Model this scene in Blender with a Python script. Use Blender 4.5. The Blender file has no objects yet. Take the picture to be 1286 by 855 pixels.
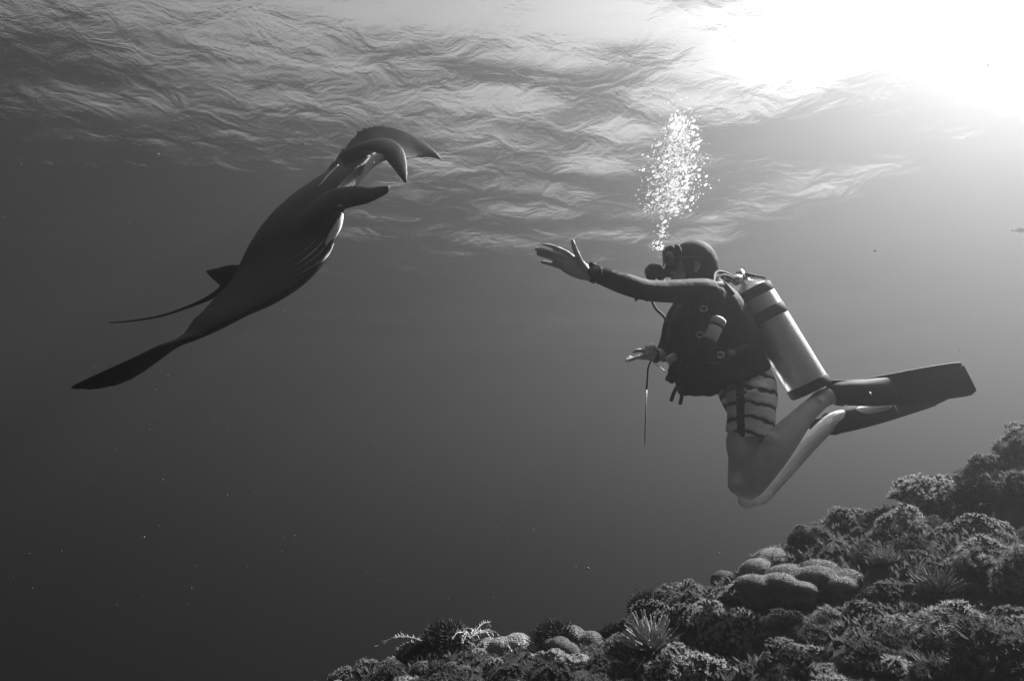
import bpy, bmesh, math, random
from mathutils import Vector, Matrix, Quaternion, noise
R = math.radians
SC = bpy.context.scene
COL = SC.collection

# ------------------------------------------------------------------ camera
LENS, PITCH = 22.0, 20.0
cam_d = bpy.data.cameras.new('camera'); cam = bpy.data.objects.new('camera', cam_d); COL.objects.link(cam)
cam_d.lens = LENS; cam_d.sensor_width = 36.0; cam_d.clip_start = 0.05; cam_d.clip_end = 2000
cam.location = (0, 0, 0); cam.rotation_euler = (R(90 + PITCH), 0, 0)
SC.camera = cam

# ------------------------------------------------------------------ sky, sun, exposure (black-and-white picture: neutral light)
SUN_EL, SUN_AZ = 49.0, 66.0
world = bpy.data.worlds.new('World'); SC.world = world; world.use_nodes = True
wn = world.node_tree
sky = wn.nodes.new('ShaderNodeTexSky'); sky.sky_type = 'NISHITA'; sky.sun_disc = False
sky.sun_elevation = R(SUN_EL); sky.sun_rotation = R(SUN_AZ)
bw = wn.nodes.new('ShaderNodeRGBToBW')
wn.links.new(sky.outputs[0], bw.inputs[0]); wn.links.new(bw.outputs[0], wn.nodes['Background'].inputs['Color'])
wn.nodes['Background'].inputs['Strength'].default_value = 0.05
sun_d = bpy.data.lights.new('sun', 'SUN'); sun = bpy.data.objects.new('sun', sun_d); COL.objects.link(sun)
sun_d.energy = 5.0; sun_d.angle = R(0.6); sun_d.color = (1, 1, 1)
sdir = Vector((math.sin(R(SUN_AZ)) * math.cos(R(SUN_EL)), math.cos(R(SUN_AZ)) * math.cos(R(SUN_EL)), math.sin(R(SUN_EL))))
sun.rotation_euler = sdir.to_track_quat('Z', 'Y').to_euler(); sun.location = sdir * 40
VS = SC.view_settings
VS.view_transform = 'Standard'; VS.look = 'None'; VS.gamma = 1.0; VS.use_curve_mapping = False
VS.exposure = 3.1
SC.render.engine = 'CYCLES'
CY = SC.cycles
CY.use_denoising = True; CY.max_bounces = 7; CY.volume_bounces = 0; CY.transparent_max_bounces = 12
CY.diffuse_bounces = 2; CY.glossy_bounces = 3; CY.transmission_bounces = 4
CY.caustics_reflective = False; CY.caustics_refractive = False
# ================================================================== helpers
def mat(name, color=0.5, rough=0.7, spec=0.3, metal=0.0):
    m = bpy.data.materials.new(name); m.use_nodes = True
    b = m.node_tree.nodes['Principled BSDF']
    if not isinstance(color, (tuple, list)): color = (color,) * 3
    b.inputs['Base Color'].default_value = (*color, 1)
    b.inputs['Roughness'].default_value = rough; b.inputs['Specular IOR Level'].default_value = spec
    b.inputs['Metallic'].default_value = metal
    return m

def tag(o, label=None, cat=None, group=None, kind=None):
    if label: o['label'] = label
    if cat: o['category'] = cat
    if group: o['group'] = group
    if kind: o['kind'] = kind
    return o

def link(name, mesh, material=None, parent=None, smooth=True):
    o = bpy.data.objects.new(name, mesh); COL.objects.link(o)
    if material and not mesh.materials: mesh.materials.append(material)
    if parent: o.parent = parent
    if smooth and mesh.polygons: mesh.polygons.foreach_set('use_smooth', [True] * len(mesh.polygons))
    return o

def pydata(name, v, f):
    me = bpy.data.meshes.new(name); me.from_pydata(v, [], f); me.update(); return me

def at(px, py, d):
    # a point at distance d (metres, along the view axis) that the photograph shows at pixel px, py
    f = 1286 * LENS / 36; a = (px - 643) / f; b = (427.5 - py) / f; p = R(PITCH)
    return Vector((a * d, d * (math.cos(p) - b * math.sin(p)), d * (math.sin(p) + b * math.cos(p))))

def catmull(pts, k=4):
    # pts: list of tuples of floats; returns k times as many
    n = len(pts); out = []
    for i in range(n - 1):
        p0, p1, p2, p3 = pts[max(i - 1, 0)], pts[i], pts[i + 1], pts[min(i + 2, n - 1)]
        for j in range(k):
            t = j / k
            out.append(tuple(.5 * (2 * b + (c - a) * t + (2 * a - 5 * b + 4 * c - d) * t * t + (3 * b - a - 3 * c + d) * t ** 3) for a, b, c, d in zip(p0, p1, p2, p3)))
    out.append(tuple(pts[-1])); return out

def loft(bm, path, radii, side=(0, 1, 0), n=14, k=4, round_ends=True, power=1.0):
    # tube along path; radii per point: r or (r along side, r across). Rounded ends.
    rr = [(r, r) if not isinstance(r, tuple) else r for r in radii]
    pts = catmull([tuple(p) + r for p, r in zip(path, rr)], k) if k > 1 else [tuple(p) + r for p, r in zip(path, rr)]
    if round_ends:
        def cap(p, q):
            c = Vector(p[:3]); d = (c - Vector(q[:3])).normalized(); r = min(p[3], p[4]); o = []
            for a in (80, 55, 28):
                o.append(tuple(c + d * r * math.sin(R(a))) + (p[3] * math.cos(R(a)), p[4] * math.cos(R(a))))
            return o
        pts = cap(pts[0], pts[1]) + pts + cap(pts[-1], pts[-2])[::-1]
    side = Vector(side); rings = []; m = len(pts)
    for i, p in enumerate(pts):
        c = Vector(p[:3]); t = Vector(pts[min(i + 1, m - 1)][:3]) - Vector(pts[max(i - 1, 0)][:3])
        if t.length < 1e-9: t = Vector((0, 0, 1))
        t.normalize(); s = side - t * side.dot(t)
        if s.length < 1e-3: s = Vector((1, 0, 0)) - t * t.x
        s.normalize(); u = t.cross(s); ring = []
        for j in range(n):
            a = 2 * math.pi * j / n; ca, sa = math.cos(a), math.sin(a)
            if power != 1.0: ca = math.copysign(abs(ca) ** power, ca); sa = math.copysign(abs(sa) ** power, sa)
            ring.append(bm.verts.new(c + s * (ca * p[3]) + u * (sa * p[4])))
        rings.append(ring)
    for a, b in zip(rings, rings[1:]):
        for j in range(n): bm.faces.new((a[j], a[(j + 1) % n], b[(j + 1) % n], b[j]))
    bm.faces.new(rings[0][::-1]); bm.faces.new(rings[-1])

def ball(bm, c, r, rot=None, seg=16):
    # ellipsoid with radii r, rotated by matrix rot
    M = Matrix.Translation(c) @ (rot.to_4x4() if rot else Matrix.Identity(4)) @ Matrix.Diagonal((*r, 1) if isinstance(r, tuple) else (r, r, r, 1))
    bmesh.ops.create_uvsphere(bm, u_segments=seg, v_segments=max(6, seg * 2 // 3), radius=1, matrix=M)

def lathe(bm, a, b, prof, n=24):
    # surface of revolution round the axis a -> b; prof: list of (fraction along the axis, radius)
    a, b = Vector(a), Vector(b); t = b - a; L = t.length; t.normalize()
    s = t.orthogonal().normalized(); u = t.cross(s); rings = []
    for f, r in prof:
        c = a + t * (L * f)
        rings.append([bm.verts.new(c + (s * math.cos(2 * math.pi * j / n) + u * math.sin(2 * math.pi * j / n)) * max(r, 1e-4)) for j in range(n)])
    for p, q in zip(rings, rings[1:]):
        for j in range(n): bm.faces.new((p[j], p[(j + 1) % n], q[(j + 1) % n], q[j]))
    bm.faces.new(rings[0][::-1]); bm.faces.new(rings[-1])

def box(bm, c, size, rot=None, bev=0.0):
    M = Matrix.Translation(c) @ (rot.to_4x4() if rot else Matrix.Identity(4)) @ Matrix.Diagonal((*size, 1))
    g = bmesh.ops.create_cube(bm, size=1, matrix=M)
    if bev:
        vs = set(g['verts']); es = [e for e in bm.edges if e.verts[0] in vs and e.verts[1] in vs]
        bmesh.ops.bevel(bm, geom=es, offset=bev, segments=2, affect='EDGES', profile=.6)

def to_mesh(bm, name):
    bmesh.ops.recalc_face_normals(bm, faces=bm.faces)
    me = bpy.data.meshes.new(name); bm.to_mesh(me); bm.free(); return me

def remesh(bm, name, voxel, smooth=4, cut=None):
    # fuse everything in bm into ONE continuous skin
    me = to_mesh(bm, name); o = bpy.data.objects.new(name + '_raw', me); COL.objects.link(o)
    m = o.modifiers.new('fuse', 'REMESH'); m.mode = 'VOXEL'; m.voxel_size = voxel; m.use_smooth_shade = True
    cuts = []
    if cut:
        co = bpy.data.objects.new('cutter', to_mesh(cut, 'cutter')); COL.objects.link(co); cuts.append(co)
        b = o.modifiers.new('cut', 'BOOLEAN'); b.operation = 'DIFFERENCE'; b.object = co; b.solver = 'FAST'
        m2 = o.modifiers.new('fuse2', 'REMESH'); m2.mode = 'VOXEL'; m2.voxel_size = voxel; m2.use_smooth_shade = True
    if smooth:
        s = o.modifiers.new('soften', 'SMOOTH'); s.factor = .5; s.iterations = smooth
    dg = bpy.context.evaluated_depsgraph_get(); dg.update()
    out = bpy.data.meshes.new_from_object(o.evaluated_get(dg)); out.name = name
    for c in [o] + cuts:
        d = c.data; bpy.data.objects.remove(c); bpy.data.meshes.remove(d)
    return out

def root(name, loc, label, cat, group=None):
    e = bpy.data.objects.new(name, None); COL.objects.link(e); e.location = loc; e.empty_display_size = .1
    return tag(e, label, cat, group)

def part(name, me, material, parent, smooth=True, wloc=None):
    # a part whose mesh is given in world coordinates
    o = link(name, me, material, None, smooth)
    p = parent; loc = Vector((0, 0, 0))
    while p: loc += Vector(p.location); p = p.parent
    me.transform(Matrix.Translation(-loc)); o.parent = parent
    return o

def alone(name, me, material, label, cat, group=None, smooth=True):
    # a thing that is one mesh given in world coordinates; its origin moves to its middle
    o = link(name, me, material, None, smooth)
    c = sum((v.co for v in me.vertices), Vector()) / max(1, len(me.vertices))
    me.transform(Matrix.Translation(-c)); o.location = c
    return tag(o, label, cat, group)

# ================================================================== water surface, haze, sea bed
SURF = 7.5
def build_water():
    # waves: a sum of travelling ripples, finer round the camera
    rng = random.Random(4)
    waves = []
    for k in range(26):
        lam = 0.8 * (1.17 ** k) * rng.uniform(.85, 1.15)
        if lam > 14: lam = rng.uniform(1.2, 5)
        a = rng.gauss(1.25, .55)
        waves.append((2 * math.pi / lam * math.cos(a), 2 * math.pi / lam * math.sin(a), rng.uniform(0, 6.28), WAVE * lam ** 1.0 * rng.uniform(.6, 1.3)))
    n = 330
    def coord(t):  # denser in the middle
        return math.copysign(26 * abs(t) + 130 * abs(t) ** 4, t)
    xs = [coord(-1 + 2 * i / n) for i in range(n + 1)]
    ys = [10 + coord(-1 + 2 * i / n) for i in range(n + 1)]
    v = []
    for y in ys:
        for x in xs:
            z = 0
            r = math.hypot(x, y - 8); fade = 1 / (1 + (r / 17) ** 2)
            g = 0.65 + 0.7 * noise.noise(Vector((x * .13, y * .13, 3)))
            for kx, ky, p, a in waves: z += a * math.sin(kx * x + ky * y + p)
            v.append((x, y, SURF + z * fade * g))
    f = [(j * (n + 1) + i, j * (n + 1) + i + 1, (j + 1) * (n + 1) + i + 1, (j + 1) * (n + 1) + i) for j in range(n) for i in range(n)]
    m = bpy.data.materials.new('rippled_water_surface'); m.use_nodes = True
    nt = m.node_tree; nt.nodes.clear(); N = nt.nodes.new; L = nt.links.new
    out = N('ShaderNodeOutputMaterial'); mix = N('ShaderNodeMixShader'); tr = N('ShaderNodeBsdfTransparent'); gl = N('ShaderNodeBsdfGlossy')
    fr = N('ShaderNodeFresnel'); fr.inputs['IOR'].default_value = 1.28
    gl.inputs['Roughness'].default_value = 0.12; gl.inputs['Color'].default_value = (1, 1, 1, 1)
    tc = N('ShaderNodeTexCoord'); mp = N('ShaderNodeMapping'); mp.inputs['Scale'].default_value = (1.5, 1.9, 1)
    mp.inputs['Rotation'].default_value = (0, 0, R(-14))
    nz = N('ShaderNodeTexNoise'); nz.inputs['Scale'].default_value = 0.9; nz.inputs['Detail'].default_value = 4; nz.inputs['Roughness'].default_value = .5
    nz.inputs['Distortion'].default_value = .6
    bp = N('ShaderNodeBump'); bp.inputs['Strength'].default_value = 1.0; bp.inputs['Distance'].default_value = BUMP
    L(tc.outputs['Object'], mp.inputs[0]); L(mp.outputs[0], nz.inputs['Vector']); L(nz.outputs['Fac'], bp.inputs['Height'])
    n2 = N('ShaderNodeTexNoise'); n2.inputs['Scale'].default_value = 40; n2.inputs['Detail'].default_value = 2; L(tc.outputs['Object'], n2.inputs['Vector'])
    b2 = N('ShaderNodeBump'); b2.inputs['Strength'].default_value = 1.0; b2.inputs['Distance'].default_value = 0.0042; L(n2.outputs['Fac'], b2.inputs['Height']); L(bp.outputs[0], b2.inputs['Normal']); bp = b2
    L(bp.outputs[0], fr.inputs['Normal']); L(bp.outputs[0], gl.inputs['Normal'])
    L(fr.outputs[0], mix.inputs[0]); L(tr.outputs[0], mix.inputs[1]); L(gl.outputs[0], mix.inputs[2]); L(mix.outputs[0], out.inputs['Surface'])
    o = link('water_surface', pydata('water_surface', v, f), m)
    tag(o, 'rippled silvery underside of the sea surface with bright patches of sky', kind='structure')
WAVE, BUMP = 0.008, 0.045
build_water()

def build_haze():
    bm = bmesh.new(); bmesh.ops.create_cube(bm, size=1)
    bmesh.ops.scale(bm, vec=(300, 300, SURF + .7 + 17), verts=bm.verts)
    bmesh.ops.translate(bm, vec=(0, 10, (SURF + .7 - 17) / 2), verts=bm.verts)
    me = bpy.data.meshes.new('haze'); bm.to_mesh(me); bm.free()
    m = bpy.data.materials.new('sea_water_haze'); m.use_nodes = True
    nt = m.node_tree; nt.nodes.clear()
    out = nt.nodes.new('ShaderNodeOutputMaterial'); pv = nt.nodes.new('ShaderNodeVolumePrincipled')
    pv.inputs['Color'].default_value = (HZ_ALB,) * 3 + (1,); pv.inputs['Absorption Color'].default_value = (0, 0, 0, 1)
    pv.inputs['Density'].default_value = HZ_D; pv.inputs['Anisotropy'].default_value = HZ_G
    nt.links.new(pv.outputs[0], out.inputs['Volume'])
    o = link('haze', me, m, smooth=False)
    tag(o, 'grey sea water thick with fine drifting particles', kind='stuff')
HZ_D, HZ_ALB, HZ_G = 0.082, 0.185, 0.85
build_haze()
# ------------------------------------------------------------------ sea bed: one sheet: the near reef ridge and the deep floor beyond
FLOOR = 11.0
def lerp_table(t, x):
    if x <= t[0][0]: return t[0][1]
    for (a, u), (b, v) in zip(t, t[1:]):
        if x <= b: return u + (v - u) * (x - a) / (b - a)
    return t[-1][1]
RIDGE = [(-12, -7), (-6, -4.2), (-4, -2.0), (-2.8, -1.36), (-1.5, -1.30), (-.9, -1.24), (-.6, -1.17), (0, -1.10), (.46, -1.06), (.94, -.87), (1.13, -.79), (1.54, -.65), (1.89, -.55),
         (2.32, -.38), (2.78, -.17), (3.6, .2), (5, .7), (9, 1.2), (30, 1.5)]
def sstep(a, b, x):
    t = min(1, max(0, (x - a) / (b - a))); return t * t * (3 - 2 * t)
def ground(x, y):
    n1 = noise.noise(Vector((x * 1.7, y * 1.7, 1.3))); n2 = noise.noise(Vector((x * 4.5, y * 4.5, 7.7))); n3 = noise.noise(Vector((x * 11, y * 11, 2.2)))
    crest = 3.45 + .25 * noise.noise(Vector((x * .9, 0, 5)))
    h = lerp_table(RIDGE, x) + .10 * n1 + .065 * n2 + .02 * n3 + .10 * sstep(.7, 1.6, x) * sstep(2.5, 3.3, y)
    h += .205 * max(-.5, min(y, crest))
    d = max(0, y - crest); h -= .35 * d + .45 * d * d / (1 + d)
    nf = noise.noise(Vector((x * .12, y * .12, 9)))
    h = max(h, -FLOOR - 3.5 * sstep(6, 60, y) + 1.2 * nf)
    return h
def build_bed():
    def axis(segs):
        out = []
        for a, b, s in segs:
            n = max(1, round((b - a) / s)); out += [a + (b - a) * i / n for i in range(n)]
        return out + [segs[-1][1]]
    xs = axis([(-149, -30, 12), (-30, -11, 1.5), (-11, -4.4, .22), (-4.4, -2.6, .12), (-2.6, 3.8, .045), (3.8, 7, .25), (7, 30, 2.5), (30, 149, 12)])
    ys = axis([(-139, -20, 12), (-20, 0, 1.2), (0, 1.2, .15), (1.2, 4.4, .045), (4.4, 8, .2), (8, 30, .8), (30, 60, 3), (60, 158, 12)])
    v = [(x, y, ground(x, y)) for y in ys for x in xs]; m = len(xs)
    f = [(j * m + i, j * m + i + 1, (j + 1) * m + i + 1, (j + 1) * m + i) for j in range(len(ys) - 1) for i in range(m - 1)]
    mt = mat('encrusted_reef_rock', .05, .95, .1); nt = mt.node_tree; N = nt.nodes.new; L = nt.links.new
    tc = N('ShaderNodeTexCoord'); nz = N('ShaderNodeTexNoise'); nz.inputs['Scale'].default_value = 9; nz.inputs['Detail'].default_value = 8
    cr = N('ShaderNodeValToRGB'); cr.color_ramp.elements[0].position = .35; cr.color_ramp.elements[0].color = (.012, .012, .012, 1)
    cr.color_ramp.elements[1].position = .75; cr.color_ramp.elements[1].color = (.045, .045, .045, 1)
    vo = N('ShaderNodeTexNoise'); vo.inputs['Scale'].default_value = 38; vo.inputs['Detail'].default_value = 9; vo.inputs['Roughness'].default_value = .7
    bp = N('ShaderNodeBump'); bp.inputs['Strength'].default_value = .9; bp.inputs['Distance'].default_value = .02
    L(tc.outputs['Object'], nz.inputs['Vector']); L(tc.outputs['Object'], vo.inputs['Vector']); L(nz.outputs['Fac'], cr.inputs[0]); L(cr.outputs[0], nt.nodes['Principled BSDF'].inputs['Base Color'])
    L(vo.outputs['Fac'], bp.inputs['Height']); L(bp.outputs[0], nt.nodes['Principled BSDF'].inputs['Normal'])
    tag(link('sea_bed', pydata('sea_bed', v, f), mt), 'dark encrusted reef slope falling away into deep water', kind='structure')
build_bed()
# ================================================================== manta ray
from mathutils.bvhtree import BVHTree
def skin_material():
    m = mat('manta_skin', .02, .55, .10); nt = m.node_tree; N = nt.nodes.new; L = nt.links.new; b = nt.nodes['Principled BSDF']
    tc = N('ShaderNodeTexCoord'); nz = N('ShaderNodeTexNoise'); nz.inputs['Scale'].default_value = 5; nz.inputs['Detail'].default_value = 9; nz.inputs['Roughness'].default_value = .65
    cr = N('ShaderNodeValToRGB'); cr.color_ramp.elements[0].color = (.004, .004, .004, 1); cr.color_ramp.elements[1].color = (.012, .012, .012, 1); cr.color_ramp.elements[0].position = .38; cr.color_ramp.elements[1].position = .7
    n2 = N('ShaderNodeTexNoise'); n2.inputs['Scale'].default_value = 60; n2.inputs['Detail'].default_value = 4
    bp = N('ShaderNodeBump'); bp.inputs['Strength'].default_value = .25; bp.inputs['Distance'].default_value = .01
    L(tc.outputs['Object'], nz.inputs['Vector']); L(tc.outputs['Object'], n2.inputs['Vector']); L(nz.outputs['Fac'], cr.inputs[0]); L(cr.outputs[0], b.inputs['Base Color'])
    L(n2.outputs['Fac'], bp.inputs['Height']); L(bp.outputs[0], b.inputs['Normal'])
    return m
# stations from one wing tip to the other: leading edge, trailing edge, thickness of the section
MANTA = [((86, 486, 2.60), (89, 489, 2.61), .022), ((125, 467, 2.64), (120, 492, 2.69), .036), ((170, 447, 2.70), (158, 482, 2.77), .042), ((203, 432, 2.78), (190, 461, 2.86), .044),
         ((226, 427, 2.86), (216, 436, 2.95), .040), ((250, 422, 2.92), (229, 420, 3.10), .055), ((282, 408, 2.95), (240, 403, 3.28), .085), ((320, 389, 2.98), (252, 391, 3.48), .13), ((360, 368, 3.02), (262, 380, 3.68), .19),
         ((396, 340, 3.08), (272, 370, 3.88), .26), ((418, 308, 3.16), (279, 364, 4.06), .33), ((430, 268, 3.26), (285, 359, 4.22), .39), ((442, 225, 3.46), (290, 354, 4.34), .40),
         ((462, 200, 3.72), (300, 343, 4.46), .37), ((474, 190, 3.98), (330, 312, 4.58), .27), ((485, 190, 4.25), (372, 258, 4.70), .19), ((494, 196, 4.50), (414, 205, 4.84), .13),
         ((504, 200, 4.72), (440, 171, 4.98), .085), ((516, 200, 4.90), (460, 157, 5.10), .06), ((528, 199, 5.05), (487, 156, 5.20), .05), ((540, 199, 5.15), (517, 167, 5.26), .04), ((550, 201, 5.23), (541, 183, 5.27), .03), ((556, 204, 5.27), (553, 196, 5.29), .014)]
def build_manta():
    base = at(365, 305, 3.8)
    thing = root('manta_ray', base, 'black manta ray banking towards the diver with its head fins open', 'manta ray')
    M = skin_material()
    bm = bmesh.new()
    rows = []
    near = lambda p: (p[0], p[1], p[2] if p[2] < 4.3 else 4.3 + (p[2] - 4.3) * .45)
    for le, te, t in [(near(a), near(b), c) for a, b, c in MANTA]: rows.append(tuple(at(*le)) + tuple(at(*te)) + (t * (.74 if t > .1 else 1),))
    rows = catmull(rows, 5); m = len(rows); K = 15
    us = [.5 - .5 * math.cos(math.pi * i / K) for i in range(K + 1)]
    rings = []
    for i, r in enumerate(rows):
        le, te, t = Vector(r[:3]), Vector(r[3:6]), r[6]
        a, b = rows[max(0, i - 1)], rows[min(m - 1, i + 1)]
        span = (Vector(b[:3]) + Vector(b[3:6])) - (Vector(a[:3]) + Vector(a[3:6])); ch = le - te
        nrm = ch.cross(span); nrm.normalize()
        up = nrm if nrm.z > 0 else -nrm
        ring = []
        for sgn, seq in ((1, range(K + 1)), (-1, range(K - 1, 0, -1))):
            for q in seq:
                u = us[q]; prof = math.sin(math.pi * u ** 1.25) ** (.75 + .3 * (1 - u)) if 0 < u < 1 else 0
                ring.append(bm.verts.new(te + ch * u + nrm * (sgn * prof * t * (.5))))
        rings.append(ring)
    n = len(rings[0])
    for a, b in zip(rings, rings[1:]):
        for j in range(n): bm.faces.new((a[j], a[(j + 1) % n], b[(j + 1) % n], b[j]))
    bm.faces.new(rings[0][::-1]); bm.faces.new(rings[-1])
    # cephalic fins: flat paddles that curl in towards the mouth
    d_in = (at(450, 210, 3.6) - at(410, 250, 3.3)).normalized()
    loft(bm, [at(372, 290, 3.55), at(402, 262, 3.26), at(434, 249, 3.12), at(462, 246, 3.02), at(478, 241, 2.96), at(487, 238, 2.93)],
         [(.09, .04), (.11, .032), (.084, .024), (.057, .019), (.042, .015), (.028, .012)], side=(.1, .25, 1), n=12)
    loft(bm, [at(440, 195, 3.85), at(470, 182, 3.72), at(489, 188, 3.60), at(499, 202, 3.52), at(505, 216, 3.46), at(510, 230, 3.42)],
         [(.10, .04), (.095, .034), (.078, .028), (.058, .022), (.036, .015), (.012, .008)], side=(.7, .3, .5), n=12)
    # tail whip and small dorsal fin at its root
    loft(bm, [at(310, 345, 4.2), at(288, 358, 4.34), at(270, 370, 4.45), at(245, 382, 4.6), at(205, 396, 4.8), at(165, 403, 4.98), at(137, 405, 5.1)],
         [.05, .04, .024, .016, .013, .012, .010], n=10)
    loft(bm, [at(322, 338, 4.2), at(302, 347, 4.26), at(284, 347, 4.28), at(271, 344, 4.30), at(260, 341, 4.31)], [(.03, .06), (.026, .09), (.02, .085), (.016, .05), (.01, .014)], side=(.5, 1, .2), n=12)
    cut = bmesh.new()
    c = at(452, 221, 3.50); ax = (at(480, 196, 3.75) - at(425, 246, 3.25)).normalized()
    fw = (at(470, 205, 3.35) - at(400, 270, 3.75)); fw = (fw - ax * fw.dot(ax)).normalized(); dn = ax.cross(fw)
    rot = Matrix((ax, fw, dn)).transposed()
    ball(cut, c, (.25, .15, .05), rot, 24)
    me = remesh(bm, 'body', .008, 10, cut)
    body = part('body', me, M, thing)
    bvh = BVHTree.FromPolygons([v.co + base for v in me.vertices], [p.vertices[:] for p in me.polygons])
    def hit(px, py):
        d = at(px, py, 1).normalized(); loc, nr, _, _ = bvh.ray_cast(Vector((0, 0, 0)), d)
        return (loc, nr) if loc else (None, None)
    def strip(name, pts, w, material, k=5):
        # thin raised band laid on the skin
        ps = catmull([p for p in pts], k); L = []
        for p in ps:
            l, nr = hit(p[0], p[1])
            if l: L.append((l, nr))
        if len(L) < 3: return
        b = bmesh.new(); N = len(L); path = [l + nr * .001 for l, nr in L]
        loft(b, path, [(max(.0006, w * math.sin(math.pi * (.06 + .9 * i / (N - 1)))), .0035) for i in range(N)], side=(.9, .1, -.4), n=8, k=1)
        return part(name, to_mesh(b, name), material, thing)
    white = mat('manta_white_patch', .7, .5, .3); grey = mat('manta_gill_and_glint', .3, .45, .5)
    o = strip('white_shoulder_patch', [(430, 269), (424, 284), (416, 298), (409, 308)], .022, white)
    if o: o['label'] = 'white streak along the side of the throat'
    for pts, mt in (([(409, 300), (396, 314), (383, 325), (372, 333)], white), ([(412, 307), (400, 320), (386, 331), (371, 341)], grey), ([(416, 313), (404, 327), (388, 338), (370, 348)], grey),
                ([(404, 296), (390, 309), (376, 320), (362, 329)], grey), ([(419, 306), (412, 320), (402, 331)], white)):
        strip('gill_slit', pts, .0036, mt)
    o = strip('lip_glint', [(399, 236), (406, 228), (414, 219), (421, 212), (427, 205)], .008, grey)  # pale strip painted in for the sun's glint on the wet mouth edge
    if o: o['label'] = 'painted sun glint along the edge of the open mouth'
    for px, py in ((469, 204),):
        l, nr = hit(px, py)
        if l:
            b = bmesh.new(); ball(b, l, .006, None, 10); part('white_spot', to_mesh(b, 'white_spot'), grey, thing)
    l, nr = hit(428, 262)
    if l:
        b = bmesh.new(); ball(b, l, .02, None, 12); part('eye', to_mesh(b, 'eye'), mat('manta_eye', .01, .1, .6), thing)
build_manta()
# ================================================================== diver
def skin_mat():
    m = mat('diver_skin', .45, .5, .35); nt = m.node_tree; N = nt.nodes.new; L = nt.links.new; b = nt.nodes['Principled BSDF']
    tc = N('ShaderNodeTexCoord'); nz = N('ShaderNodeTexNoise'); nz.inputs['Scale'].default_value = 14; nz.inputs['Detail'].default_value = 5
    cr = N('ShaderNodeValToRGB'); cr.color_ramp.elements[0].position = .3; cr.color_ramp.elements[0].color = (.48, .48, .48, 1); cr.color_ramp.elements[1].color = (.68, .68, .68, 1)
    L(tc.outputs['Object'], nz.inputs['Vector']); L(nz.outputs['Fac'], cr.inputs[0]); L(cr.outputs[0], b.inputs['Base Color'])
    b.inputs['Subsurface Weight'].default_value = .0
    return m
def cloth_mat(name, c, scale=220, rough=.8, bump=.3):
    m = mat(name, c, rough, .2); nt = m.node_tree; N = nt.nodes.new; L = nt.links.new; b = nt.nodes['Principled BSDF']
    tc = N('ShaderNodeTexCoord'); nz = N('ShaderNodeTexNoise'); nz.inputs['Scale'].default_value = 18; nz.inputs['Detail'].default_value = 7
    bp = N('ShaderNodeBump'); bp.inputs['Strength'].default_value = bump; bp.inputs['Distance'].default_value = .02
    L(tc.outputs['Object'], nz.inputs['Vector']); L(nz.outputs['Fac'], bp.inputs['Height']); L(bp.outputs[0], b.inputs['Normal'])
    return m
SKIN = skin_mat(); SUIT = cloth_mat('black_rash_guard', .008); NYLON = cloth_mat('black_nylon', .008, bump=.5); RUBBER = mat('black_rubber', .009, .7, .15); HOODM = cloth_mat('black_hood', .006, bump=.3)
GLASS = mat('mask_glass', .02, .06, .6); PALE = mat('pale_plastic', .7, .4, .4); STEEL = mat('bright_steel', .7, .25, .5, 1.0); WEB = mat('black_webbing', .015, .8, .2)

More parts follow.
